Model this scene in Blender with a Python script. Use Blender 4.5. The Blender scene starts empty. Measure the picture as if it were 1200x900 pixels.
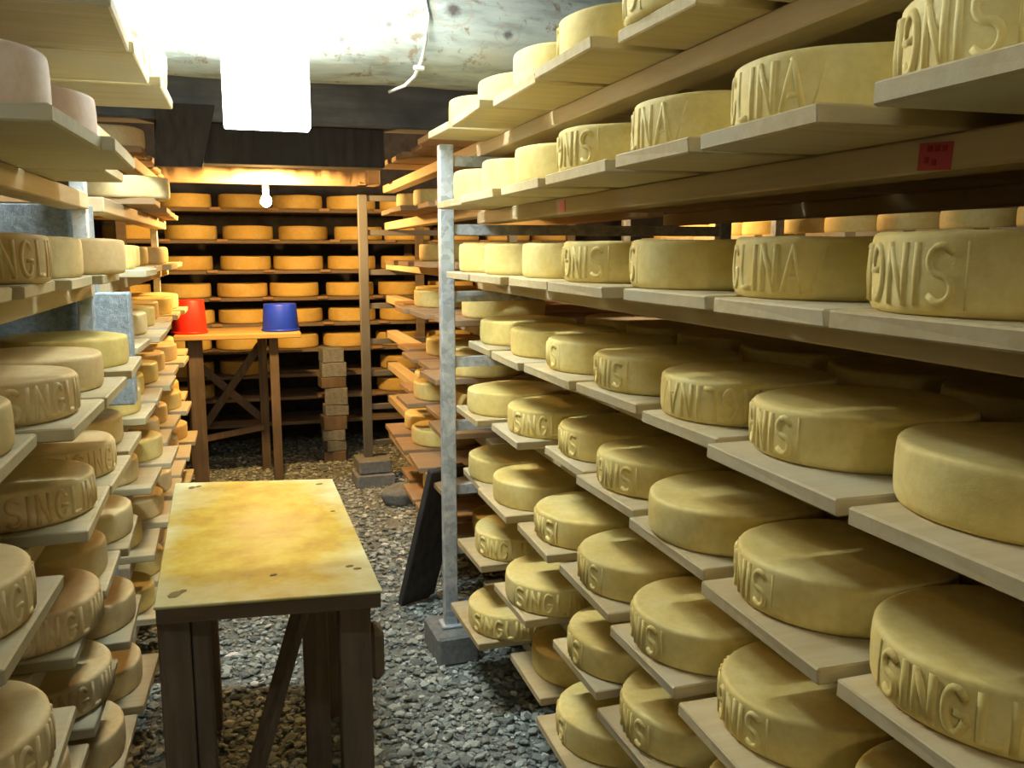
import bpy, bmesh, math, random
from mathutils import Vector, Matrix
PI = math.pi
scene = bpy.context.scene
C = scene.collection
random.seed(7)

# ------------------------------------------------------------------ camera
HY, VX, FPX = 294.0, 285.0, 1020.0
pitch = math.atan((450-HY)/FPX)
yaw = math.atan((600-VX)/math.hypot(FPX, 450-HY))
cd = bpy.data.cameras.new('camera'); cam = bpy.data.objects.new('camera', cd); C.objects.link(cam)
cd.sensor_width = 36; cd.lens = 36*FPX/1200; cd.clip_start = .02; cd.clip_end = 60
cam.location = (0, 0, 1.45); cam.rotation_euler = (PI/2-pitch, 0, -yaw)
scene.camera = cam
# ------------------------------------------------------------------ world, view
w = bpy.data.worlds.new('world'); scene.world = w; w.use_nodes = True
w.node_tree.nodes['Background'].inputs[0].default_value = (.5, .55, .62, 1)
w.node_tree.nodes['Background'].inputs[1].default_value = .02
vs = scene.view_settings
vs.view_transform = 'Standard'; vs.look = 'None'; vs.exposure = 0.58; vs.gamma = 1; vs.use_curve_mapping = False
# lights of the cellar
PANEL_E = 11.0; TUBE_E = 440.0; TUBE2_E = 42.0; BULB_W = 70.0; ROOM_W = 14.0; FAR_W = 40.0
def lamp(name, kind, loc, power, color, size=.05, rot=(0,0,0), sx=None, sy=None):
    d = bpy.data.lights.new(name, kind); d.energy = power; d.color = color
    if kind == 'POINT': d.shadow_soft_size = size
    if kind == 'AREA':
        d.shape = 'RECTANGLE'; d.size = sx; d.size_y = sy
    o = bpy.data.objects.new(name, d); C.objects.link(o); o.location = loc; o.rotation_euler = rot
    return o
WARM = (1.0, .56, .18)
lamp('bulb_light', 'POINT', (.134, 5.06, 1.715), BULB_W, WARM, .035)
lamp('far_aisle_light', 'POINT', (2.15, 4.6, 2.0), FAR_W, (1.0, .62, .3), .05)
lamp('behind_camera_fill', 'POINT', (-.1, -1.5, 1.62), ROOM_W, (1.0, .78, .48), .15)  # added warm fill from behind the camera, no fixture modelled

# ------------------------------------------------------------------ materials
def nt(m): return m.node_tree.nodes, m.node_tree.links
def mat(name, col, rough=.7, metal=0, spec=.3):
    m = bpy.data.materials.new(name); m.use_nodes = True
    b = m.node_tree.nodes['Principled BSDF']
    b.inputs['Base Color'].default_value = (*col, 1); b.inputs['Roughness'].default_value = rough
    b.inputs['Metallic'].default_value = metal
    b.inputs['Specular IOR Level'].default_value = spec
    return m
def coords(m, kind='Object', scale=(1,1,1), rnd=True):
    N, L = nt(m)
    tc = N.new('ShaderNodeTexCoord'); mp = N.new('ShaderNodeMapping'); L.new(tc.outputs[kind], mp.inputs[0])
    mp.inputs['Scale'].default_value = scale
    if rnd:
        oi = N.new('ShaderNodeObjectInfo'); ml = N.new('ShaderNodeMath'); ml.operation = 'MULTIPLY'; ml.inputs[1].default_value = 37
        L.new(oi.outputs['Random'], ml.inputs[0]); L.new(ml.outputs[0], mp.inputs['Location'])
    return mp.outputs[0]
def noise(m, vec, scale, detail=4, rough=.55):
    N, L = nt(m); n = N.new('ShaderNodeTexNoise'); L.new(vec, n.inputs['Vector'])
    n.inputs['Scale'].default_value = scale; n.inputs['Detail'].default_value = detail; n.inputs['Roughness'].default_value = rough
    return n.outputs['Fac']
def ramp(m, fac, stops):
    N, L = nt(m); r = N.new('ShaderNodeValToRGB'); L.new(fac, r.inputs[0])
    e = r.color_ramp.elements
    while len(e) < len(stops): e.new(.5)
    for k, (p, c) in enumerate(stops): e[k].position = p; e[k].color = (*c, 1)
    return r.outputs[0]
def mix(m, fac, a, b, mode='MIX'):
    N, L = nt(m); x = N.new('ShaderNodeMix'); x.data_type = 'RGBA'; x.blend_type = mode
    for s, v in ((x.inputs[0], fac), (x.inputs[6], a), (x.inputs[7], b)):
        if isinstance(v, (int, float)): s.default_value = v
        elif isinstance(v, tuple): s.default_value = (*v, 1)
        else: L.new(v, s)
    return x.outputs[2]
def bump(m, h, strength, dist=.01):
    N, L = nt(m); b = N.new('ShaderNodeBump'); L.new(h, b.inputs['Height']); b.inputs['Strength'].default_value = strength; b.inputs['Distance'].default_value = dist
    L.new(b.outputs[0], N['Principled BSDF'].inputs['Normal'])
def setcol(m, c): m.node_tree.links.new(c, m.node_tree.nodes['Principled BSDF'].inputs['Base Color'])
def objrand(m):
    N, L = nt(m); return N.new('ShaderNodeObjectInfo').outputs['Random']

def rind(name, a, b, c, pale):
    m = mat(name, a, .62, 0, .25)
    v = coords(m)
    base = ramp(m, objrand(m), [(0, a), (.5, b), (1, c)])
    n1 = noise(m, v, 9, 5)
    n1r = ramp(m, n1, [(.42, (0,0,0)), (.72, (1,1,1))])
    col = mix(m, n1r, base, pale)
    n2 = noise(m, v, 60, 3, .6)
    n2r = ramp(m, n2, [(.3, (.88,.86,.80)), (.62, (1,1,1))])
    col = mix(m, .75, col, n2r, 'MULTIPLY')
    setcol(m, col)
    bump(m, noise(m, v, 160, 3, .7), .16, .003)
    return m
M = {}
M['rind'] = rind('cheese_rind', (.77,.60,.20), (.81,.66,.24), (.74,.585,.20), (.85,.74,.34))
M['rind_left'] = rind('cheese_rind_tan', (.70,.52,.26), (.75,.60,.30), (.68,.48,.26), (.80,.70,.42))
M['rind_pink'] = rind('cheese_rind_rosy', (.70,.50,.40), (.72,.52,.42), (.68,.50,.40), (.80,.68,.58))
M['rind_far'] = rind('cheese_rind_bulb_tinted', (.68,.46,.11), (.72,.52,.14), (.62,.42,.11), (.74,.58,.22))  # orange of the bulb's light put into the back wheels' rind colour
def wood(name, a, b, grey=None, gs=1.0, rough=.75, axis=0):
    m = mat(name, a, rough, 0, .2)
    sc = [14, 14, 14]; sc[axis] = 1.2
    v = coords(m, 'Object', tuple(s*gs for s in sc))
    g = noise(m, v, 3.0, 6, .6)
    col = ramp(m, g, [(.3, a), (.7, b)])
    v2 = coords(m, 'Object', (1,1,1))
    n2 = noise(m, v2, 5, 4)
    if grey: col = mix(m, ramp(m, n2, [(.45, (0,0,0)), (.75, (1,1,1))]), col, grey)
    rr = ramp(m, objrand(m), [(0, (.78,.76,.72)), (1, (1,1,1))])
    col = mix(m, 1.0, col, rr, 'MULTIPLY')
    setcol(m, col); bump(m, g, .35, .003)
    return m
M['board'] = wood('spruce_board', (.56,.455,.25), (.67,.575,.355), (.57,.54,.40))
M['board_left'] = wood('spruce_board_grey', (.55,.48,.29), (.66,.60,.40), (.57,.56,.43))
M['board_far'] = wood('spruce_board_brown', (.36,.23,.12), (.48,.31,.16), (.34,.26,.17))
M['rail'] = wood('rail_wood', (.52,.42,.26), (.62,.52,.34), None, 1, .75, 1)
M['rail_dark'] = wood('rail_wood_dark', (.20,.16,.12), (.28,.22,.16), None, 1, .8, 0)
M['dark'] = wood('old_dark_wood', (.050,.047,.048), (.095,.088,.086), (.07,.07,.075), 1, .85, 2)
M['darkx'] = wood('old_dark_beam', (.19,.205,.23), (.30,.32,.345), (.15,.16,.18), .8, .85, 0)
M['leg'] = wood('table_leg_wood', (.15,.115,.085), (.25,.195,.145), (.14,.115,.09), 1, .8, 2)
M['warmbeam'] = wood('rough_beam', (.46,.35,.23), (.60,.48,.34), (.36,.26,.16), .6, .85, 0)
M['edge'] = wood('panel_edge', (.14,.10,.07), (.20,.15,.10), None, 1, .8, 0)
# galvanised steel
def galv():
    m = mat('galvanised_steel', (.5,.54,.58), .5, .35, .5)
    v = coords(m); N, L = nt(m)
    vo = N.new('ShaderNodeTexVoronoi'); L.new(v, vo.inputs['Vector']); vo.inputs['Scale'].default_value = 45
    c1 = ramp(m, vo.outputs['Color'], [(.2, (.36,.42,.47)), (.8, (.55,.62,.68))])
    n = noise(m, v, 18, 5, .7)
    c = mix(m, ramp(m, n, [(.50,(0,0,0)),(.70,(1,1,1))]), c1, (.74,.78,.78))
    setcol(m, c); bump(m, n, .15, .002); return m
M['galv'] = galv()
M['steeldark'] = mat('dull_grey_steel', (.17,.18,.19), .6, .2, .4)
def concrete(name, a, b, s=55, st=.8):
    m = mat(name, a, .9, 0, .2); v = coords(m, 'Object', (1,1,1), False)
    n = noise(m, v, s, 6, .7); setcol(m, ramp(m, n, [(.3, a), (.7, b)])); bump(m, n, st, .006); return m
M['concrete'] = concrete('grainy_concrete', (.20,.25,.30), (.42,.50,.56))
M['block'] = concrete('concrete_block', (.15,.16,.16), (.27,.29,.29), 40)
M['stone_wall'] = concrete('cellar_wall', (.045,.042,.04), (.11,.10,.09), 6, 1)
M['ceil'] = wood('ceiling_boards', (.06,.052,.045), (.12,.10,.085), None, .8, .9, 0)
M['soil'] = concrete('gravel_bed', (.13,.145,.135), (.30,.33,.31), 70, 1)
# gravel stones: colour attribute holds each stone's own tone
def gravel():
    m = mat('gravel_stones', (.3,.32,.3), .85, 0, .3); N, L = nt(m)
    a = N.new('ShaderNodeAttribute'); a.attribute_name = 'tone'
    c = ramp(m, a.outputs['Fac'], [(0, (.15,.165,.15)), (.45, (.32,.365,.34)), (.75, (.50,.56,.53)), (.92, (.70,.75,.71)), (1, (.88,.90,.87))])
    v = coords(m, 'Object', (1,1,1), False)
    n = noise(m, v, 220, 3); c = mix(m, .5, c, ramp(m, n, [(.3,(.6,.6,.6)),(.7,(1,1,1))]), 'MULTIPLY')
    setcol(m, c); bump(m, n, .4, .002); return m
M['gravel'] = gravel()
# whitewashed log with knots
KN = [(.673,2.205,.050,1.0), (.853,2.139,.030,.9), (.467,2.146,.020,.7), (.32,2.095,.022,.6), (.254,2.072,.020,.5), (-.12,2.15,.02,.4), (.1,2.2,.03,.3), (1.1,2.15,.03,.8)]
def logmat():
    m = mat('pale_log', (.6,.62,.56), .8, 0, .2); N, L = nt(m)
    v = coords(m, 'Object', (2.2,9,9), False)
    g = noise(m, v, 2.4, 7, .6)
    col = ramp(m, g, [(.28, (.20,.22,.20)), (.5, (.37,.41,.38)), (.75, (.50,.53,.48))])
    v1 = coords(m, 'Object', (1,1,1), False)
    n = noise(m, v1, 17, 6, .72)
    col = mix(m, ramp(m, n, [(.56,(0,0,0)),(.64,(.85,.85,.85))]), col, (.22,.16,.10))
    n3 = noise(m, v1, 5, 4); col = mix(m, ramp(m, n3, [(.5,(0,0,0)),(.75,(.7,.7,.7))]), col, (.40,.36,.26))
    tc = N.new('ShaderNodeTexCoord')
    for x, z, r, s in KN:
        cb = N.new('ShaderNodeVectorMath'); cb.operation = 'SUBTRACT'; L.new(tc.outputs['Object'], cb.inputs[0]); cb.inputs[1].default_value = (x, 0, z-2.16)
        ml = N.new('ShaderNodeVectorMath'); ml.operation = 'MULTIPLY'; L.new(cb.outputs[0], ml.inputs[0]); ml.inputs[1].default_value = (1, 0, 1.2)
        l0 = N.new('ShaderNodeVectorMath'); l0.operation = 'LENGTH'; L.new(ml.outputs[0], l0.inputs[0])
        ln = N.new('ShaderNodeMath'); ln.operation = 'MULTIPLY_ADD'; L.new(n, ln.inputs[0]); ln.inputs[1].default_value = r*1.3; L.new(l0.outputs['Value'], ln.inputs[2])
        ln2 = N.new('ShaderNodeMath'); ln2.operation = 'SUBTRACT'; L.new(ln.outputs[0], ln2.inputs[0]); ln2.inputs[1].default_value = r*.65; ln = ln2
        mr = N.new('ShaderNodeMapRange'); L.new(ln.outputs[0], mr.inputs[0]); mr.inputs[1].default_value = r*.25; mr.inputs[2].default_value = r*.65; mr.inputs[3].default_value = s; mr.inputs[4].default_value = 0
        col = mix(m, mr.outputs[0], col, (.10,.085,.08))
        mr2 = N.new('ShaderNodeMath'); mr2.operation = 'COMPARE'; L.new(ln.outputs[0], mr2.inputs[0]); mr2.inputs[1].default_value = r*1.25; mr2.inputs[2].default_value = r*.13
        k = N.new('ShaderNodeMath'); k.operation = 'MULTIPLY'; L.new(mr2.outputs[0], k.inputs[0]); k.inputs[1].default_value = .35*s
        col = mix(m, k.outputs[0], col, (.34,.26,.17))
    setcol(m, col); bump(m, g, .5, .01); return m
M['log'] = logmat()
# stained table top
def tabletop_mat():
    m = mat('stained_table_panel', (.7,.66,.4), .55, 0, .35)
    v = coords(m, 'Object', (1,1,1), False); N, L = nt(m)
    n = noise(m, v, 9, 5, .6)
    base = ramp(m, n, [(.3, (.50,.50,.26)), (.7, (.60,.61,.38))])
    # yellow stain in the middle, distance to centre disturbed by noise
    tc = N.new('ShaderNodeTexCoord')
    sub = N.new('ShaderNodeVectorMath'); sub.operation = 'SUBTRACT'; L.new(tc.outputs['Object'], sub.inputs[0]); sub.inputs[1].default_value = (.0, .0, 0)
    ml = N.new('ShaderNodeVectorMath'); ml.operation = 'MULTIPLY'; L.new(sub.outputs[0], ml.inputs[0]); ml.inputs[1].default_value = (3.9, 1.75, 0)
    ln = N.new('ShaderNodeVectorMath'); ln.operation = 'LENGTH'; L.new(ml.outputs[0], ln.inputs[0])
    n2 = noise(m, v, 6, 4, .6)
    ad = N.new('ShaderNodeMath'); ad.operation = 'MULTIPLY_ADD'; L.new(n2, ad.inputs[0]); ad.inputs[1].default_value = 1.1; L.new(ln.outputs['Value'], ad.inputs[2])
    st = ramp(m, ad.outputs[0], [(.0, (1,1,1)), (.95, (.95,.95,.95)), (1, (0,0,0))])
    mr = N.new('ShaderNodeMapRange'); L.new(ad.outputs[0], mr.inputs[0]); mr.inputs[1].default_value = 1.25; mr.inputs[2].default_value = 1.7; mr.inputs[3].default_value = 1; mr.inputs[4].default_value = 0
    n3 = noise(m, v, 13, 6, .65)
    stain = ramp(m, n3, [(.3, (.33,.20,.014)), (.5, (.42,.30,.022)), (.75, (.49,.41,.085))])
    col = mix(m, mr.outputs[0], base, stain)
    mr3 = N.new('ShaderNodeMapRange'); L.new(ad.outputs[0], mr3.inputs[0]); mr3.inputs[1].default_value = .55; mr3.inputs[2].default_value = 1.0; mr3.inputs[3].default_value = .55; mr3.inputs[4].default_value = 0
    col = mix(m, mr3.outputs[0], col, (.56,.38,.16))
    setcol(m, col); bump(m, n3, .12, .002); return m
M['top'] = tabletop_mat()
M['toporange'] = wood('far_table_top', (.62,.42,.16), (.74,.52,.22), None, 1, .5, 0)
M['screw'] = mat('rusty_screw', (.16,.12,.08), .6, .4)
M['stainmark'] = mat('dark_stain', (.20,.16,.06), .8)
M['red'] = mat('red_plastic', (.85,.035,.015), .4, 0, .5)
M['blue'] = mat('blue_plastic', (.01,.05,.75), .4, 0, .5)
M['redtag'] = mat('red_paper', (.42,.06,.075), .7)
M['pinktag'] = mat('pink_paper', (.62,.22,.18), .7)
M['tagmark'] = mat('dark_print', (.28,.015,.02), .7)
M['cable'] = mat('white_cable', (.75,.78,.76), .5)
M['black'] = mat('black_plastic', (.03,.03,.03), .5)
def emit(name, col, s):
    m = bpy.data.materials.new(name); m.use_nodes = True; N, L = nt(m); N.clear()
    o = N.new('ShaderNodeOutputMaterial'); e = N.new('ShaderNodeEmission'); e.inputs[0].default_value = (*col, 1); e.inputs[1].default_value = s
    L.new(e.outputs[0], o.inputs[0]); return m
M['lit'] = emit('lit_diffuser', (.93, 1.0, .93), PANEL_E)
M['bulb'] = emit('glowing_bulb', (1.0, .72, .38), 60)
M['tube'] = emit('glowing_tube', (.93,1,.95), TUBE_E)
M['tube2'] = emit('glowing_fill_tube', (.93,1,.95), TUBE2_E)
M['whitemetal'] = mat('white_enamel', (.8,.82,.8), .4)

# ------------------------------------------------------------------ helpers
def box(bm, cx, cy, cz, sx, sy, sz, rz=0, bev=0, mtx=None):
    r = bmesh.ops.create_cube(bm, size=1)
    vs_ = r['verts']
    bmesh.ops.scale(bm, vec=(sx, sy, sz), verts=vs_)
    if bev:
        es = list({e for v in vs_ for e in v.link_edges})
        rb = bmesh.ops.bevel(bm, geom=es, offset=bev, segments=1, affect='EDGES')
        vs_ = list({v for f in rb['faces'] for v in f.verts} | {v for v in vs_ if v.is_valid})
    if rz: bmesh.ops.rotate(bm, cent=(0,0,0), matrix=Matrix.Rotation(rz, 3, 'Z'), verts=vs_)
    if mtx: bmesh.ops.transform(bm, matrix=mtx, verts=vs_)
    bmesh.ops.translate(bm, vec=(cx, cy, cz), verts=vs_)
    return vs_
def bar(bm, p, q, wx, wy, bev=.002):
    p = Vector(p); q = Vector(q); d = q-p
    rot = d.to_track_quat('Z', 'X').to_matrix().to_4x4()
    box(bm, *((p+q)/2), wx, wy, d.length, 0, bev, rot)
def tube(bm, pts, r, seg=8):
    rings = []
    for i, p in enumerate(pts):
        p = Vector(p); a = Vector(pts[max(i-1,0)]); b = Vector(pts[min(i+1,len(pts)-1)])
        m = (b-a).to_track_quat('Z', 'Y').to_matrix()
        rings.append([bm.verts.new(p + m @ Vector((r*math.cos(t), r*math.sin(t), 0))) for t in [2*PI*k/seg for k in range(seg)]])
    for a, b in zip(rings, rings[1:]):
        for k in range(seg): bm.faces.new((a[k], a[(k+1)%seg], b[(k+1)%seg], b[k]))
    bm.faces.new(rings[0][::-1]); bm.faces.new(rings[-1])
def lathe(bm, prof, seg=32, wob=None, loc=(0,0,0)):
    rings = []
    for (r, z) in prof:
        ring = []
        for k in range(seg):
            t = 2*PI*k/seg; rr, zz = r, z
            if wob: rr, zz = wob(r, z, t)
            ring.append(bm.verts.new((loc[0]+rr*math.cos(t), loc[1]+rr*math.sin(t), loc[2]+zz)))
        rings.append(ring)
    for a, b in zip(rings, rings[1:]):
        for k in range(seg): bm.faces.new((a[k], a[(k+1)%seg], b[(k+1)%seg], b[k]))
    bm.faces.new(rings[0][::-1]); bm.faces.new(rings[-1])
def mesh(name, bm, m, smooth=False):
    me = bpy.data.meshes.new(name); bmesh.ops.recalc_face_normals(bm, faces=bm.faces[:]); bm.to_mesh(me); bm.free()
    me.materials.append(m)
    if smooth:
        me.polygons.foreach_set('use_smooth', [True]*len(me.polygons))
    return me
def link(name, me, parent=None, loc=(0,0,0), rot=(0,0,0)):
    o = bpy.data.objects.new(name, me); C.objects.link(o); o.location = loc; o.rotation_euler = rot
    if parent: o.parent = parent
    return o
def tag(o, label=None, cat=None, group=None, kind=None):
    if label: o['label'] = label
    if cat: o['category'] = cat
    if group: o['group'] = group
    if kind: o['kind'] = kind
    return o
def empty(name, loc, label, cat, group=None, rz=0):
    o = link(name, None, None, loc, (0,0,rz)); return tag(o, label, cat, group)
def part(name, fn, m, parent, smooth=False, loc=(0,0,0), rot=(0,0,0)):
    bm = bmesh.new(); fn(bm); return link(name, mesh(name, bm, m, smooth), parent, loc, rot)

# ------------------------------------------------------------------ setting
def st(name, fn, m):
    return tag(part(name, fn, m, None), kind='structure')
XL, XR, YB, YF, ZC = -1.95, 4.3, 7.15, -2.4, 2.52
st('floor', lambda b: box(b, (XL+XR)/2, (YB+YF)/2, -.10, XR-XL+.4, YB-YF+.4, .2), M['soil'])
wl = st('wall_left', lambda b: box(b, XL-.1, (YB+YF)/2, ZC/2, .2, YB-YF+.4, ZC), M['stone_wall'])
st('wall_right', lambda b: box(b, XR+.1, (YB+YF)/2, ZC/2, .2, YB-YF+.4, ZC), M['stone_wall'])
st('wall_back', lambda b: box(b, (XL+XR)/2, YB+.1, ZC/2, XR-XL, .2, ZC), M['stone_wall'])
st('wall_front', lambda b: box(b, (XL+XR)/2, YF-.1, ZC/2, XR-XL, .2, ZC), M['stone_wall'])
ce = st('ceiling', lambda b: box(b, (XL+XR)/2, (YB+YF)/2, ZC+.08, XR-XL+.4, YB-YF+.4, .1), M['ceil'])
bm = bmesh.new(); box(bm, 0, 0, 0, XR-XL, .232, .025, 0, .003); plk = mesh('plank', bm, M['ceil'])
y = YF+.12; k = 0
while y < YB-.05:
    o = link('plank', plk, ce, ((XL+XR)/2, y, ZC+.012+.004*((k*7)%3-1))); y += .24; k += 1

# gravel: real stones, uncountable
def build_gravel():
    ico = bmesh.new(); bmesh.ops.create_icosphere(ico, subdivisions=1, radius=1)
    bv = [v.co.copy() for v in ico.verts]; bf = [[v.index for v in f.verts] for f in ico.faces]; ico.free()
    V = []; F = []; T = []
    rg = random.Random(3)
    def stone(x, y, s, z):
        n = len(V)
        ax = Matrix.Rotation(rg.uniform(0, 6.28), 3, 'Z') @ Matrix.Rotation(rg.gauss(0, .35), 3, 'X')
        sx, sy, sz = s*rg.uniform(.8,1.35), s*rg.uniform(.55,1), s*rg.uniform(.25,.5)
        for c in bv:
            k = rg.uniform(.72, 1.12)
            p = ax @ Vector((c.x*sx*k, c.y*sy*k, c.z*sz*k)); V.append((x+p.x, y+p.y, z+p.z))
        t = min(1, max(0, rg.betavariate(1.9, 2.4) + (.3 if rg.random() < .08 else 0)))
        T.extend([t]*len(bv))
        F.extend([[n+i for i in f] for f in bf])
    for _ in range(27000):
        y = 1.0 + 5.9*rg.random()**1.5
        x = rg.uniform(-.62, .92) if y < 3.4 else rg.uniform(-.75, 1.15)
        stone(x, y, rg.uniform(.006, .0155)*(1+.25*(y > 3.5)), rg.uniform(.0, .009))
    for _ in range(2600):
        stone(rg.uniform(-.6, .9), 1.2+3.2*rg.random()**1.3, rg.uniform(.014, .024), .011)
    me = bpy.data.meshes.new('gravel'); me.from_pydata(V, [], F); me.materials.append(M['gravel'])
    at = me.attributes.new('tone', 'FLOAT', 'POINT'); at.data.foreach_set('value', T)
    o = link('gravel', me); tag(o, 'loose grey gravel chips covering the cellar floor', 'gravel', None, 'stuff')
build_gravel()

# big pale log across the aisle, with its cable
def log_fn(bm):
    rg = random.Random(5); seg = 40; n = 70; L0, L1 = -1.9, 2.6; rings = []
    for i in range(n+1):
        x = L0+(L1-L0)*i/n; ring = []
        r0 = .172 + .006*math.sin(x*2.3) + .004*math.sin(x*7.1+1)
        cz = .01*math.sin(x*1.7)
        for k in range(seg):
            t = 2*PI*k/seg
            r = r0*(1+.03*math.sin(2*t+x*1.5)+.016*math.sin(5*t+3*x)) + rg.uniform(-.0015,.0015)
            yy, zz = r*math.cos(t), r*math.sin(t)
            for kx, kz, kr, s in KN:
                d2 = (x-kx)**2+(zz-(kz-2.16))**2
                if yy < 0: yy -= .014*s*math.exp(-d2/(kr*1.2)**2)
            ring.append(bm.verts.new((x, yy, zz+cz)))
        rings.append(ring)
    for a, b in zip(rings, rings[1:]):
        for k in range(seg): bm.faces.new((a[k], a[(k+1)%seg], b[(k+1)%seg], b[k]))
    bm.faces.new(rings[0]); bm.faces.new(rings[-1][::-1])
LOGY = 3.03
log = part('ceiling_log', log_fn, M['log'], None, True, (0, LOGY, 2.165))
tag(log, 'thick pale knotty log spanning the aisle under the ceiling', 'beam')
cb = part('electric_cable', lambda b: tube(b, [(.582, LOGY-.03, 2.50), (.58, LOGY-.11, 2.36), (.58, LOGY-.178, 2.25), (.588, LOGY-.192, 2.18), (.584, LOGY-.19, 2.11), (.572, LOGY-.165, 2.05), (.555, LOGY-.13, 2.008), (.53, LOGY-.09, 1.985), (.49, LOGY-.02, 1.975)], .0055), M['cable'], None, True)
tag(cb, 'thin white electric cable running down the pale log', 'cable')
part('cable_clip', lambda b: box(b, .565, LOGY-.155, 2.03, .035, .018, .014, .3, .003), M['cable'], cb)
# dark squared cross beam, behind the log
o = part('cross_beam', lambda b: box(b, .25, 3.98, 2.10, 4.2, .16, .245, 0, .01), M['darkx'], None); tag(o, 'dark squared cross beam behind the pale log', 'beam')
o = part('cross_beam', lambda b: box(b, .145, 3.995, 1.894, .94, .13, .166, 0, .006), M['dark'], None); tag(o, 'added dark beam under the squared cross beam, screening off bulb glow', 'beam')  # added to screen the bulb-lit underside and stand in for darkness below
# slanting dark plank
def slant(bm):
    vv = [(-.30,3.82,2.03),(-.085,3.82,2.03),(-.145,3.88,1.79),(-.33,3.88,1.79)]
    f = [bm.verts.new(p) for p in vv]; g = [bm.verts.new((x, y+.035, z)) for x, y, z in vv]
    bm.faces.new(f); bm.faces.new(g[::-1])
    for k in range(4): bm.faces.new((f[k], f[(k+1)%4], g[(k+1)%4], g[k]))
o = part('hanging_plank', slant, M['dark'], None); tag(o, 'short dark plank hanging below the cross beam, left of the lit panel', 'plank')
# rough warm-lit beam over the bulb
def rough(bm):
    rg = random.Random(9); n = 60; L0, L1 = -.55, .70; a = 0; rings = []
    for i in range(n+1):
        x = L0+(L1-L0)*i/n; a = .75*a+rg.uniform(-.006,.006); b_ = 0
        rings.append([bm.verts.new(p) for p in ((x,-.07,-.065+b_),(x,.07,-.065+b_),(x,.07,.06+a),(x,-.07+a*.6,.055+a),(x,-.085+a,.0))])
    for a, b in zip(rings, rings[1:]):
        for k in range(5): bm.faces.new((a[k], a[(k+1)%5], b[(k+1)%5], b[k]))
    bm.faces.new(rings[0]); bm.faces.new(rings[-1][::-1])
o = part('rough_hewn_beam', rough, M['warmbeam'], None, True, (0, 5.17, 1.885)); tag(o, 'rough wooden beam glowing above the bare bulb', 'beam')
o = part('wooden_block', lambda b: (box(b, .70, 5.16, 1.885, .13, .12, .13, .1, .008)), M['warmbeam'], None); tag(o, 'squared wooden block at the right end of the rough beam', 'block')

# ------------------------------------------------------------------ lamps as objects
lp = empty('hanging_light_panel', (.068, 2.2, 1.735), 'glowing white rectangular light panel hanging in the aisle', 'light')
part('diffuser', lambda b: box(b, 0, 0, .28, .196, .07, .56, 0, .003), M['lit'], lp)
part('hanging_rod', lambda b: (box(b, -.06, 0, .67, .008, .008, .22), box(b, .06, 0, .67, .008, .008, .22)), M['whitemetal'], lp)
tb = empty('ceiling_tube_lamp', (-.06, 2.43, 2.44), 'white fluorescent tube lamp on the ceiling before the log', 'light')
part('housing', lambda b: box(b, 0, 0, .03, .78, .06, .04, 0, .004), M['whitemetal'], tb)
part('tube_holder', lambda b: (box(b, -.335, 0, -.02, .025, .03, .07), box(b, .335, 0, -.02, .025, .03, .07)), M['whitemetal'], tb)
part('tube', lambda b: tube(b, [(-.32,0,-.035),(.32,0,-.035)], .013), M['tube'], tb, True)
bl = empty('hanging_bulb', (.134, 5.13, 1.725), 'bare glowing light bulb hanging under the rough beam', 'light bulb')
part('glass', lambda b: lathe(b, [(.004,-.034),(.018,-.029),(.029,-.014),(.031,.0),(.027,.014),(.017,.032),(.014,.045)], 20), M['bulb'], bl, True)
part('socket', lambda b: lathe(b, [(.016,.043),(.018,.05),(.018,.085),(.008,.095)], 16), M['whitemetal'], bl, True)

fill_tube = empty('ceiling_tube_lamp', (-.05, .25, 2.44), 'added unseen fill tube on the ceiling above the near end of the aisle', 'light')  # out-of-view tube added to brighten the near and lower wheels
for ch in list(tb.children):
    c_ = ch.copy(); C.objects.link(c_); c_.parent = fill_tube
    if ch.name.startswith('tube') and 'holder' not in ch.name: c_.data = ch.data.copy(); c_.data.materials[0] = M['tube2']
# ------------------------------------------------------------------ cheese wheel meshes
def wheel_mesh(name, R, H, seed, m, seg=64):
    rg = random.Random(seed); a1, a2, a3 = [rg.uniform(0, 6.28) for _ in range(3)]; sag = rg.uniform(-.001, .002)
    def wob(r, z, t):
        k = 1+.006*math.sin(2*t+a1)+.003*math.sin(3*t+a2)
        return r*k, z + (.0012*math.sin(2*t+a3)+.0008*math.sin(5*t+a1))*(r/R)*(1 if z > H*.5 else 0)
    e = .009
    prof = [(.001,0),(R*.6,0),(R-e,0),(R-e*.35,.003),(R-.0004,e),(R+.0004,e*1.5),(R+.0012,H*.33),(R+.0012,H*.66),(R+.0004,H-e*1.5),(R-.0002,H-e*.95),(R-e*.10,H-e*.5),(R-e*.32,H-e*.24),(R-e*.62,H-e*.08),(R-e,H),(R-e*1.7,H),(R-.03,H-sag*.3),(R*.4,H-sag),(.001,H-sag)]
    bm = bmesh.new(); lathe(bm, prof, seg, wob); return mesh(name, bm, m, True)
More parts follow.
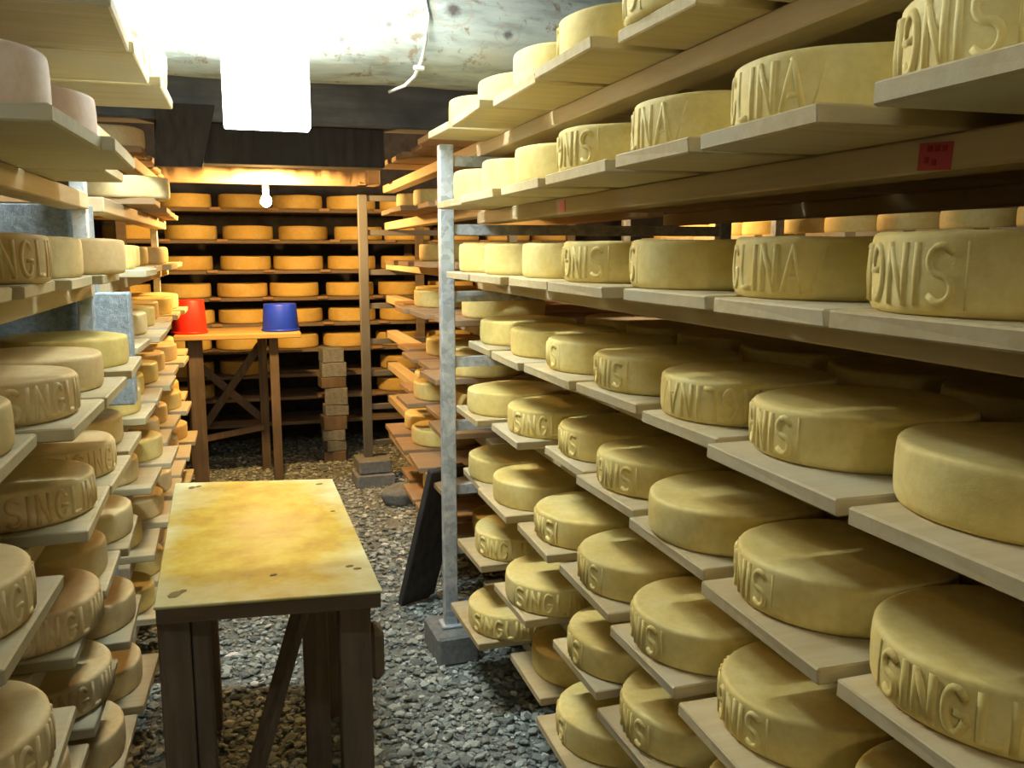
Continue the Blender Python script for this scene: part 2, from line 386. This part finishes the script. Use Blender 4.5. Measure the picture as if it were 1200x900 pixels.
# raised lettering, stroke by stroke, bent round the rind
def arc(cx, cy, rx, ry, a0, a1, n=9): return [(cx+rx*math.cos(math.radians(a0+(a1-a0)*k/n)), cy+ry*math.sin(math.radians(a0+(a1-a0)*k/n))) for k in range(n+1)]
GL = {
 'S': (.62, [arc(.31,.75,.29,.25,40,270)+arc(.31,.25,.29,.25,90,-140)[1:]]),
 'I': (.10, [[(.05,0),(.05,.5),(.05,1)]]),
 'N': (.62, [[(.04,0),(.04,.5),(.04,1)],[(.04,1),(.31,.5),(.58,0)],[(.58,0),(.58,.5),(.58,1)]]),
 'G': (.62, [arc(.31,.5,.29,.5,45,340,16),[(.60,.32),(.60,.45),(.36,.45)]]),
 'L': (.50, [[(.04,1),(.04,.5),(.04,0),(.25,0),(.48,0)]]),
 'A': (.66, [[(.0,0),(.165,.5),(.33,1)],[(.33,1),(.495,.5),(.66,0)],[(.12,.3),(.54,.3)]]),
 '/': (.40, [[(.0,0),(.2,.5),(.4,1)]]),
 '|': (.05, [[(.02,-.05),(.02,.5),(.02,1.08)]]),
}
TEXT = '|SINGLINA/'
def lettering_mesh(R, H, flipped, m):
    h = H*.66; z0 = H*.17; wd = .0104; dp = .0037; S = []; u = 0
    for ch in TEXT:
        w_, strokes = GL[ch]
        thin = ch in '|/'
        for s in strokes: S.append(([(u+x*h*.78, z0+y_*h) for x, y_ in s], .4 if thin else 1))
        u += w_*h*.78 + .0125
    U = u; bm = bmesh.new()
    for rep in (0,):
        for pts, thk in S:
            w2 = wd*thk; d2 = dp*(.45 if thk < 1 else 1)
            if flipped: pts = [(U-x, H-y_) for x, y_ in pts]
            P = [Vector(p) for p in pts]; rings = []
            ext0 = (P[0]-P[1]).normalized()*w2*.4; ext1 = (P[-1]-P[-2]).normalized()*w2*.4
            P[0] = P[0]+ext0; P[-1] = P[-1]+ext1
            for i, p in enumerate(P):
                a = P[max(i-1,0)]; b = P[min(i+1,len(P)-1)]; d = (b-a).normalized(); nrm = Vector((-d.y, d.x))
                ring = []
                endk = .5 if i in (0, len(P)-1) else 1
                for off, hh in ((-.5,-.35),(-.30,.72),(0,1),(.30,.72),(.5,-.35)):
                    q = p + nrm*off*w2
                    th = q.x/R + rep; rr = R + .0010 + hh*d2*(endk if hh > 0 else 1)
                    ring.append(bm.verts.new((rr*math.cos(th), rr*math.sin(th), q.y)))
                rings.append(ring)
            for a, b in zip(rings, rings[1:]):
                for k in range(4): bm.faces.new((a[k], b[k], b[k+1], a[k+1]))
            bm.faces.new(rings[0]); bm.faces.new(rings[-1][::-1])
    return mesh('lettering', bm, m, True), U/R
DIMS = {'hi': (.160, .088), 'lo': (.161, .076), 'far': (.168, .094)}
WM = {}
def wheels_for(dim, mk):
    key = (dim, mk)
    if key not in WM:
        R, H = DIMS[dim]
        vs_ = [wheel_mesh('cheese_wheel', R, H, 11*i+len(WM), M[mk], 64 if dim != 'far' else 40) for i in range(4)]
        ln, ang = lettering_mesh(R, H, False, M[mk]); lf, _ = lettering_mesh(R, H, True, M[mk])
        WM[key] = (vs_, ln, lf, ang)
    return WM[key]
wr = random.Random(21)
def wheel(x, y, z, dim, mk, label, group, text=None, sc=1.0):
    """text: None | (flipped, 'start'|'end', azimuth in degrees at which the word starts / ends)"""
    vs_, ln, lf, ang = wheels_for(dim, mk)
    o = link('cheese_wheel', vs_[wr.randrange(4)], None, (x, y, z), (0, 0, 0))
    tag(o, label, 'cheese wheel', group)
    rz = wr.uniform(0, 6.28)
    if text:
        fl, mode, az = text
        rz = math.radians(az) - (ang if mode == 'end' else 0)
        link('raised_lettering', lf if fl else ln, o)
    o.rotation_euler = (0, 0, rz); o.scale = (sc, sc, 1)
    return o
BW = {}
def board_mesh(L, W, T, mk, seed):
    key = (round(L,2), round(W,2), T, mk, seed)
    if key in BW: return BW[key]
    rg = random.Random(seed); bm = bmesh.new()
    vs_ = box(bm, L/2, 0, -T/2, L, W, T, 0, .0025)
    bmesh.ops.subdivide_edges(bm, edges=[e for e in bm.edges if abs(e.verts[0].co.x-e.verts[1].co.x) > L*.5], cuts=5, use_grid_fill=False)
    c = rg.uniform(-.004,.004)
    for v in bm.verts:
        v.co.y += c*math.sin(PI*v.co.x/L) + rg.uniform(-.0006,.0006)
        if v.co.x < .01: v.co.x += rg.uniform(-.0015,.0015)
    BW[key] = mesh('shelf_board', bm, M[mk]); return BW[key]
def board(x, y, z, L, W, mk, side, label, group, rz=0, T=.023):
    me = board_mesh(L, W, T, mk, wr.randrange(3))
    r = rz + (0 if side > 0 else PI)
    o = link('shelf_board', me, None, (x, y, z), (0, 0, r)); tag(o, label, 'board', group); return o
ORD = ['nearest','second','third','fourth','fifth','sixth','seventh','eighth','ninth','tenth','eleventh','twelfth']
LEV = ['','top','second','third','fourth','fifth','sixth','seventh','eighth']
def place(rack, lv, items, z, xc, side, dim, mk, bmk, L, deep=True, col='pale yellow', tip=.035, W=.305):
    """items: list of (Y, dx, tipdx, text, mk override, scale)"""
    R, H = DIMS[dim]
    for i, it in enumerate(items):
        it = tuple(it)+(None,)*(7-len(it)); Y, X, TX, text, mk2, tipx, Wd = it
        nth = ORD[i]; X = xc if X is None else X
        tx = (X - side*(R+tip)) if TX is None else TX
        mkk = mk2 or mk
        cc = {'rind_pink': 'rosy pale'}.get(mkk, col)
        if text != 'empty':
            lab = f'{cc} cheese wheel, {nth} from near end, {LEV[lv]} level of {rack}'
            wheel(X, Y, z, dim, mkk, lab, f'cheese wheels on the {rack}', text, wr.uniform(.965, .997))
        board(tx, (tipx or Y)+wr.uniform(-.006,.006), z, L, Wd or W, bmk, side, f'wooden shelf board, {nth} from near end, {LEV[lv]} level of {rack}', f'shelf boards on the {rack}', wr.uniform(-.035,.035))
        if deep and text != 'empty':
            wheel(X+side*.37, Y+wr.uniform(-.01,.01), z, dim, mkk, f'{cc} cheese wheel behind the {nth} from near end, {LEV[lv]} level of {rack}', f'inner cheese wheels on the {rack}')

# ------------------------------------------------------------------ FRONT RIGHT RACK
ZR = {1:1.835, 2:1.608, 3:1.382, 4:1.155, 5:.93, 6:.70, 7:.48, 8:.26}
def F(az): return (True, 'end', az)      # upside-down lettering, ends at azimuth
def N_(az): return (False, 'end', az)
def S_(az): return (False, 'start', az)
def FS(az): return (True, 'start', az)
RR = {
 1: [(.42,None,None,None),(.76,None,.68,None,None,.70,.27),(1.08,None,.655,N_(205),None,1.04,.27),(1.41,.80,.655,F(190),None,1.355,.27),(1.75,.80,.615,F(170),None,1.685,.31),(2.08,.80,.625,None,None,2.04,.34),(2.44,.81,.60,None,None,2.42,.36),(2.78,.80,.60,None,None,2.76,.25)],
 2: [(.36,None,None,None,None,.28,.27),(.70,.79,.575,F(208),None,.585,.27),(1.035,.80,.60,N_(226),None,.965,.27),(1.37,.80,.60,N_(222),None,1.255,.25),(1.72,.79,.61,F(220),None,1.60,.34),(2.05,.80,.62,None,None,1.98,.30),(2.38,.80,.61,None,None,2.34,.33),(2.72,.80,.62,None,None,2.70,.30)],
 3: [(.43,None,None,None,None,.36,.27),(.77,.83,.655,F(206),None,.725,.29),(1.115,.86,.66,N_(229),None,1.02,.27),(1.47,.85,.67,F(178),None,1.34,.29),(1.81,.84,.65,F(226),None,1.70,.33),(2.13,.84,.665,None,None,2.05,.30),(2.46,.83,.65,None,None,2.40,.30),(2.77,.83,.65,None,None,2.74,.28)],
 4: [(.42,None,None,None,None,.37,.28),(.745,.865,.665,None,None,.69,.28),(1.065,.868,.672,F(201),None,1.01,.32),(1.385,.875,.705,FS(165),None,1.33,.26),(1.72,.885,.715,F(212),None,1.68,.30),(2.04,.885,.70,F(196),None,2.01,.33),(2.36,.88,.69,None,None,2.34,.28),(2.70,.88,.70,None,None,2.66,.28)],
 5: [(.43,None,None,None,None,.38,.28),(.745,.85,.675,S_(160),None,.70,.29),(1.06,.848,.672,F(196),None,1.03,.31),(1.385,.858,.705,None,None,1.375,.30),(1.73,.90,.73,F(218),None,1.705,.30),(2.05,.92,.755,F(208),None,2.03,.29),(2.37,.875,.70,S_(190)),(2.71,.84,.67,None)],
 6: [(.77,.85,.67,None),(1.10,.85,.663,F(206),None,1.08,.28),(1.415,.84,.68,F(204),None,1.40,.27),(1.745,.86,.70,F(206),None,1.745,.31),(2.09,.87,.695,F(210),None,2.105,.27),(2.45,.85,.685,None,None,2.46,.32),(2.75,.85,.70,None)],
 7: [(1.13,.85,.67,None),(1.475,.85,.687,F(204)),(1.815,.862,.707,F(196)),(2.22,.825,.67,S_(196)),(2.64,.84,.66,S_(190))],
 8: [(1.45,.85,.67,None),(1.85,.85,.672,F(190)),(2.21,.90,.712,None),(2.56,.80,.632,S_(190),None,2.60,.34)],
}
fr = 'front right rack'
for lv, items in RR.items():
    hi = lv <= 3
    place(fr, lv, items, ZR[lv], .80 if lv < 3 else .85, 1, 'hi' if hi else 'lo', 'rind', 'board', 1.05, deep=lv >= 3, tip=.02, W=.300 if hi else .275)
rk = empty('storage_rack', (.9, 2.9, 0), 'galvanised steel storage rack with wooden rails in front on the right', 'rack')
def rp(name, fn, m, lab=None, par=None, smooth=False):
    o = part(name, fn, m, par or rk, smooth, tuple(-c for c in (par or rk).location)); 
    if lab: o['label'] = lab
    return o
PY = 2.93
rp('post', lambda b: box(b, .661, PY, (1.80+.105)/2, .047, .045, 1.80-.105, 0, .003), M['galv'])
rp('post', lambda b: box(b, 1.72, PY, 1.0, .047, .045, 1.80, 0, .003), M['galv'])
rp('post', lambda b: box(b, .70, .18, 1.0, .047, .045, 1.80, 0, .003), M['galv'])
rp('post', lambda b: box(b, 1.72, .18, 1.0, .047, .045, 1.80, 0, .003), M['galv'])
bm = bmesh.new(); box(bm, 0, 0, 0, 1.05, .006, .036, 0, .001); box(bm, 0, .016, .015, 1.05, .034, .005, 0, .001); rungm = mesh('rung', bm, M['galv'])
for yy in (PY-.005, .16):
    for lv, z in ZR.items():
        for nm in ('rung',):
            o = link(nm, rungm, rk, (1.20-.9, yy-2.9, z-.023-.045-.019))
def rail_fn(x0, z, y0, y1, wdt=.075, t=.042):
    return lambda b: box(b, x0+wdt/2, (y0+y1)/2, z-.0235-t/2, wdt, y1-y0, t, 0, .003)
for lv, z in ZR.items():
    rp('rail', rail_fn(.785 if lv < 4 else .80, z, .10, 2.99), M['rail'])
    rp('rail', rail_fn(1.50, z, .10, 2.99), M['rail'])
rp('foot', lambda b: (box(b, .661, PY, .112, .075, .075, .012, 0, .003)), M['galv'])
bb = part('concrete_block', lambda b: box(b, 0, 0, .053, .15, .21, .106, .05, .008), M['block'], None, False, (.662, 2.93, 0)); tag(bb, 'grey concrete block under the foot of the front steel post', 'block')
for i, (x, y) in enumerate(((1.72, 2.93), (.70, .18), (1.72, .18))):
    b_ = part('concrete_block', lambda b: box(b, 0, 0, .05, .15, .19, .10, 0, .008), M['block'], None, False, (x, y, 0)); tag(b_, ['grey concrete block under the rear inner post of the right rack', 'grey concrete block under the near aisle post of the right rack', 'grey concrete block under the near inner post of the right rack'][i], 'block')
# red and pink paper tags on the second-level rail
t = part('paper_tag', lambda b: box(b, 0, 0, 0, .0015, .052, .032), M['redtag'], None, False, (.7838, .862, 1.5600), (.06,0,0)); tag(t, 'small red paper tag stuck on the upper right wooden rail', 'tag')
part('print', lambda b: [box(b, -.0012, dy, dz, .0008, .007, .007) for dy, dz in ((-.015,.009),(-.004,.009),(.008,.009),(.0,-.007),(.012,-.004))], M['tagmark'], t)
t = part('paper_tag', lambda b: box(b, 0, 0, 0, .0015, .045, .030), M['pinktag'], None, False, (.7838, 2.13, 1.562)); tag(t, 'small pink paper tag on the rail near the front steel post', 'tag')

# ------------------------------------------------------------------ REAR RIGHT RACK
rr_ = 'rear right rack'
zr2 = {1:1.87, 2:1.645, 3:1.405, 4:1.20, 5:.98, 6:.78, 7:.57, 8:.34}
q = random.Random(4)
for lv, z in zr2.items():
    items = []
    for k in range(4):
        Y = 3.24+.34*k + q.uniform(-.02,.02); tip = .685+q.uniform(-.04,.06)
        full = q.random() < .72 and lv > 1
        items.append((Y, tip+.21+q.uniform(0,.06), tip, None if full else 'empty', None, None, .28))
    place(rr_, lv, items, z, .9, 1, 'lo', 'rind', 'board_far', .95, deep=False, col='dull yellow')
rk2 = empty('storage_rack', (.9, 5.3, 0), 'narrow grey steel storage rack at the far end on the right', 'rack')
for x, y in ((.70, 5.40), (1.65, 5.40)):
    rp('post', lambda b: box(b, x, y, .165+.81, .055, .05, 1.62, 0, .003), M['steeldark'], None, rk2)
bm = bmesh.new(); box(bm, 0, 0, 0, .95, .03, .034, 0, .002); r2 = mesh('rung', bm, M['steeldark'])
for lv, z in zr2.items():
    link('rung', r2, rk2, (1.18-.9, .10, min(z-.085, 1.765)))
    rp('rail', rail_fn(.84, z, 3.02, 5.48, .07, .045), M['rail'], None, rk2)
    rp('rail', rail_fn(1.45, z, 3.02, 5.48, .07, .045), M['rail'], None, rk2)
for (x, y, zz, sx, lab) in ((.72,5.34,.0,.24,'dark concrete block at the bottom under the far steel post'),(.72,5.36,.085,.20,'upper dark concrete block directly beneath the far steel post')):
    b_ = part('concrete_block', lambda b: box(b, 0, 0, .0415, sx, .2, .08, .05, .006), M['block'], None, False, (x, y, zz)); tag(b_, lab, 'block')
def rock(bm):
    bmesh.ops.create_icosphere(bm, subdivisions=3, radius=1); rg = random.Random(2)
    for v in bm.verts:
        k = 1+.10*math.sin(3*v.co.x+1)+.08*math.sin(4*v.co.y+2)+.05*math.sin(6*v.co.z)
        v.co = Vector((v.co.x*.11*k, v.co.y*.09*k, v.co.z*.065*k+.055))
o = part('stone', rock, M['block'], None, True, (.80, 4.86, 0)); tag(o, 'rounded dark stone on the gravel beside the far concrete blocks', 'stone')
# leaning dark board beside the front post
def lean(bm):
    bar(bm, (.625, 3.42, .012), (.72, 3.22, .62), .03, .17, .004)
o = part('leaning_board', lean, M['dark'], None); tag(o, 'dark board leaning against the right racks beyond the steel post', 'board')

# ------------------------------------------------------------------ LEFT RACKS
fl = 'front left rack'
ZL = {1:1.84, 2:1.632, 3:1.392, 4:1.155, 5:.93, 6:.70, 7:.48, 8:.26}
LL = {
 1: [(1.68,-.36,-.182,None,None,None,.32),(2.01,-.375,-.182,None,None,None,.31),(2.36,-.315,-.160,S_(250),None,None,.34)],
 2: [(1.40,-.405,-.215,None,'rind_pink',None,.33),(1.75,-.40,-.195,None,'rind_pink',None,.36),(2.13,-.46,-.262,'empty',None,None,.30)],
 3: [(1.45,-.51,-.36,None,None,None,.31),(1.80,-.50,-.36,S_(285),None,None,.31),(2.14,-.50,-.345,None,None,None,.30),(2.48,-.455,-.33,None,None,None,.30)],
 4: [(1.42,-.50,-.335,None,None,None,.30),(1.745,-.46,-.285,S_(291),None,None,.31),(2.08,-.465,-.28,None,None,None,.31),(2.50,-.46,-.285,None,'rind',None,.31)],
 5: [(1.34,-.47,-.308,S_(300),None,None,.34),(1.91,-.47,-.307,S_(276),None,None,.34),(2.235,-.475,-.303,S_(300),None,None,.31),(2.57,-.50,-.31,None,None,None,.26)],
 6: [(1.34,-.46,-.298,S_(292),None,None,.34),(1.86,-.47,-.335,S_(278),None,None,.32),(2.18,-.50,-.33,None,None,None,.28),(2.48,-.48,-.32,None,None,None,.30)],
 7: [(1.62,-.50,-.34,None,None,None,.32),(2.00,-.48,-.335,S_(276),None,None,.32),(2.42,-.48,-.32,None,None,None,.32)],
 8: [(1.75,-.50,-.34,None,None,None,.32),(2.14,-.48,-.32,None,None,None,.32),(2.50,-.48,-.30,None,None,None,.32)],
}
for lv, items in LL.items():
    place(fl, lv, items, ZL[lv], -.5, -1, 'hi' if lv <= 3 else 'lo', 'rind_left', 'board_left', 1.0, deep=lv > 2, col='tan yellow', tip=.02, W=.29)
rk3 = empty('storage_rack', (-.9, 2.0, 0), 'storage rack with wooden rails at the left edge of the aisle', 'rack')
for y in (.9, 2.70):
    for x in (-.43, -1.25):
        rp('post', lambda b: box(b, x, y, .91 if x > -1 else .9, .04, .03, 1.80, 0, .003), M['galv'], None, rk3)
for lv, z in ZL.items():
    rp('rail', rail_fn(-.475, z, .85, 2.70, .07, .045), M['rail'], None, rk3)
    rp('rail', rail_fn(-1.10, z, .85, 2.70, .07, .045), M['rail'], None, rk3)
# concrete pier between the left racks: tall narrow block wall, wider below
pier = part('concrete_pier', lambda b: (box(b, -.90, 2.79, .79, .97, .10, 1.58, 0, .004)), M['concrete'], None); tag(pier, 'grainy blue-grey concrete slab between the left racks', 'pier')
part('lower_slab', lambda b: box(b, -.375, 2.79, 1.165, .10, .08, .33, 0, .004), M['concrete'], pier)

rl = 'rear left rack'
q = random.Random(14)
for lv, z in ZL.items():
    items = []
    for k in range(6):
        Y = 3.06+.355*k + q.uniform(-.015,.015); tip = -.30+q.uniform(-.03,.025)
        full = lv > 2 or k == 2
        X = tip-.185-q.uniform(0,.03)
        if lv <= 2 and k < 2: continue
        if lv == 1: tip -= .06; X -= .02
        if lv == 2: tip -= .02
        if lv == 2 and k == 2: X = -.405; tip = -.29; Y = 3.46
        items.append((Y, X, tip, None if full else 'empty', 'rind' if q.random() < .4 else None, None, .29))
    place(rl, lv, items, z, -.5, -1, 'lo', 'rind_left', 'board_left' if lv > 2 else 'board_far', .95, deep=False, col='tan')
rk4 = empty('storage_rack', (-.9, 4.0, 0), 'storage rack with wooden rails at the rear left of the aisle', 'rack')
for y in (2.872, 5.05):
    for x in (-.45, -1.2):
        rp('post', lambda b: box(b, x, y, .90, .035, .03, 1.78, 0, .003), M['galv'], None, rk4)
for lv, z in ZL.items():
    rp('rail', rail_fn(-.46, z, 2.88, 5.08, .07, .045), M['rail'], None, rk4)
    rp('rail', rail_fn(-1.10, z, 2.88, 5.08, .07, .045), M['rail'], None, rk4)

# ------------------------------------------------------------------ BACK WALL RACK
ZB = {1:1.735, 2:1.525, 3:1.32, 4:1.135, 5:.955, 6:.775, 7:.60, 8:.44}
bk = 'back wall rack'
q = random.Random(31)
xs0 = {1:-.36, 2:-.335, 3:-.37, 4:-.40, 5:-.38, 6:-.42, 7:-.40, 8:-.41}
for lv, z in ZB.items():
    nn = 0
    for k in range(-2, 8):
        x = xs0[lv] + .373*k + q.uniform(-.012,.012)
        if x < -1.0 or x > 2.5: continue
        if lv >= 7 and .33 < x < .75: continue
        nth = ORD[nn]; nn += 1
        has = True
        if lv == 8 and q.random() < .3: has = False
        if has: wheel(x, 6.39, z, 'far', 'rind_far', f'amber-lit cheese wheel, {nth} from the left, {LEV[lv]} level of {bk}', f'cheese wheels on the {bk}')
    nn = 0
rk5 = empty('storage_rack', (.6, 6.6, 0), 'long dark rack of cheese wheels against the back wall', 'rack')
bm = bmesh.new(); box(bm, 0, 0, -.0125, 3.7, .40, .024, 0, .003); sm = mesh('shelf', bm, M['rail_dark'])
for lv, z in ZB.items(): link('shelf', sm, rk5, (.75-.6, 6.42-6.6, z-.001))
link('shelf', sm, rk5, (.75-.6, 6.42-6.6, .26))
# thin light boards under the wheels peeping out of the shelf front
bm = bmesh.new(); box(bm, 0, 0, 0, .07, .03, .018, 0, .002); pg = mesh('shelf_batten', bm, M['board_far'])
for lv, z in ZB.items():
    for k in range(-1, 7):
        x = xs0[lv]+.373*(k+.5)+q.uniform(-.03,.03)
        if x < 2.4: link('shelf_batten', pg, rk5, (x-.6, 6.215-6.6, z-.006))
for x in (-.75, 1.2, 2.35):
    rp('post', lambda b: box(b, x, 6.19, .88, .06, .04, 1.76, 0, .004), M['rail_dark'], None, rk5)
    rp('post', lambda b: box(b, x, 6.64, .88, .06, .04, 1.76, 0, .004), M['rail_dark'], None, rk5)
# pillar of stacked timber off-cuts before the back rack
zz = 0
q = random.Random(8)
for i in range(9):
    h = q.choice((.075,.10,.12)); wd_ = q.uniform(.13,.19)
    o = part('timber_block', lambda b: box(b, 0, 0, h/2, wd_, .13, h-.002, q.uniform(-.2,.2), .004), M['block'] if i % 3 else M['leg'], None, False, (.56+q.uniform(-.015,.015), 6.06, zz)); zz += h
    tag(o, f'{["bottom","second","third","fourth","fifth","sixth","seventh","eighth","topmost"][i]} block in the dim stack before the back wall rack', 'block', 'stacked blocks before the back wall rack')
# ------------------------------------------------------------------ FAR RIGHT AISLE RACK
q = random.Random(17)
ra = 'far aisle rack'
n1 = 0
for k in range(9):
    Y = 2.45+.37*k
    wheel(2.83, Y, 1.535, 'lo', 'rind', f'yellow cheese wheel, {ORD[k]} from near end, upper level of {ra}', f'cheese wheels on the {ra}')
    board(2.63, Y, 1.535, .8, .30, 'board', 1, f'shelf board, {ORD[k]} from near end, upper level of {ra}', f'shelf boards on the {ra}')
    wheel(2.85, Y, 1.28, 'lo', 'rind', f'yellow cheese wheel, {ORD[k]} from near end, lower level of {ra}', f'cheese wheels on the {ra}')
    board(2.65, Y, 1.28, .8, .30, 'board', 1, f'shelf board, {ORD[k]} from near end, lower level of {ra}', f'shelf boards on the {ra}')
rk6 = empty('storage_rack', (2.9, 4, 0), 'pale steel rack across the far aisle, seen through the gap', 'rack')
for y in (2.2, 3.90, 5.75):
    rp('post', lambda b: box(b, 2.6, y, .95, .05, .05, 1.9, 0, .003), M['galv'], None, rk6)
for z in (1.535, 1.28):
    for x in (2.72, 3.25): rp('rail', rail_fn(x, z, 2.2, 5.75, .07, .045), M['rail'], None, rk6)
for z in (1.45, 1.195):
    for y in (2.2, 3.90, 5.75): rp('rung', lambda b: box(b, 2.95, y, z, .75, .03, .032, 0, .002), M['galv'], None, rk6)

# ------------------------------------------------------------------ NEAR TABLE
tt = empty('work_table', (.012, 2.24, 0), 'small wooden table with a yellow stained top in the aisle', 'table')
def top_fn(bm):
    pts = [(-.243,.528),(.222,.438),(.235,-.508),(-.214,-.463)]
    lo = [bm.verts.new((x, y, .743)) for x, y in pts]; hi = [bm.verts.new((x, y, .75)) for x, y in pts]
    bm.faces.new(lo); bm.faces.new(hi[::-1])
    for k in range(4): bm.faces.new((lo[k], lo[(k+1)%4], hi[(k+1)%4], hi[k]))
    bmesh.ops.bevel(bm, geom=bm.edges[:], offset=.002, segments=1, affect='EDGES')
part('tabletop', top_fn, M['top'], tt)
def under(bm):
    pts = [(-.241,.52),(.218,.432),(.231,-.504),(-.211,-.459)]
    lo = [bm.verts.new((x, y, .712)) for x, y in pts]; hi = [bm.verts.new((x, y, .7428)) for x, y in pts]
    bm.faces.new(lo); bm.faces.new(hi[::-1])
    for k in range(4): bm.faces.new((lo[k], lo[(k+1)%4], hi[(k+1)%4], hi[k]))
part('underboard', under, M['edge'], tt)
def leg(x, y, wx, wy): return part('leg', lambda b: box(b, x, y, .356, wx, wy, .712, 0, .003), M['leg'], tt)
leg(-.182, -.40, .062, .075); leg(-.132, -.375, .034, .09)
leg(.186, -.385, .068, .075); leg(.195, .36, .075, .07); leg(-.17, .41, .07, .07)
leg(.118, -.12, .060, .055)
part('brace', lambda b: bar(b, (-.10, -.30, .06), (.118, -.165, .70), .022, .045), M['leg'], tt)
part('brace', lambda b: bar(b, (.205, -.335, .30), (.205, .32, .62), .022, .05), M['leg'], tt)
part('crosspiece', lambda b: box(b, .0, .39, .62, .34, .03, .07, 0, .003), M['leg'], tt)
part('brace_block', lambda b: box(b, .236, -.36, .55, .034, .07, .12, 0, .012), M['leg'], tt)
def screw(x, y, r=.010):
    def fn(b):
        rg = random.Random(int(1000*(x+y)))
        lathe(b, [(r,0),(r*.8,.0012),(.001,.0016)], 9, lambda a, z, t: (a*(1+.25*math.sin(2*t+x*40)), z))
    part('screw', fn, M['stainmark'], tt, False, (x, y, .7502))
for x, y, r in ((-.178,-.405,.016),(-.165,-.392,.010),(.185,-.345,.008),(.20,-.365,.008),(-.19,.455,.012),(-.172,.462,.010),(.178,.385,.010),(.02,-.35,.007),(.19,.09,.006)): screw(x, y, r)

# ------------------------------------------------------------------ FAR TABLE + BUCKETS
ft = empty('trestle_table', (-.05, 5.75, 0), 'tall narrow wooden table with an orange-lit top at the back', 'table')
part('tabletop', lambda b: box(b, 0, 0, .936, .74, .50, .032, 0, .004), M['toporange'], ft)
for x, y, wx in ((-.255,-.16,.085), (.205,-.16,.055), (-.30,.17,.06), (.14,.17,.055)):
    part('leg', lambda b: box(b, x, y, .46, wx, .05, .92, 0, .003), M['leg'], ft)
part('brace', lambda b: bar(b, (-.27,.215,.27), (.13,.215,.84), .05, .022), M['leg'], ft)
part('brace', lambda b: bar(b, (-.27,.24,.72), (.13,.24,.33), .05, .022), M['leg'], ft)
part('stretcher', lambda b: bar(b, (-.29,.13,.235), (.13,.13,.30), .04, .022), M['leg'], ft)
def bucket(name, r0, r1, h, m, loc, lab, rim_top):
    o = part(name, lambda b: lathe(b, [(.001,0),(r0,0),(r0+.001,.004),(r1,h-.006),(r1-.003,h),(.001,h)] if not rim_top else [(.001,.0),(r0,0),(r0+.001,.004),(r1,h-.012),(r1+.005,h-.012),(r1+.005,h),(r1-.004,h),(r0-.006,.008),(.001,.008)], 32), m, None, True, loc)
    tag(o, lab, 'bucket')
    part('rim', lambda b: lathe(b, [(max(r0,r1)+.0005, 0),(max(r0,r1)+.006, .002),(max(r0,r1)+.006,.012),(max(r0,r1)+.0005,.014)], 32), m, o, True, (0,0, .001 if r0 > r1 else h-.015))
    return o
for me_, nm, r0, r1, h, loc, lab in (('red','bucket',.102,.092,.205,(-.335,5.66,.952),'red plastic bucket upside down on the left end of far table'), ('blue','bucket',.112,.100,.17,(.205,5.68,.952),'blue plastic bucket upside down on the right end of far table')):
    bucket(nm, r0, r1, h, M[me_], loc, lab, False)
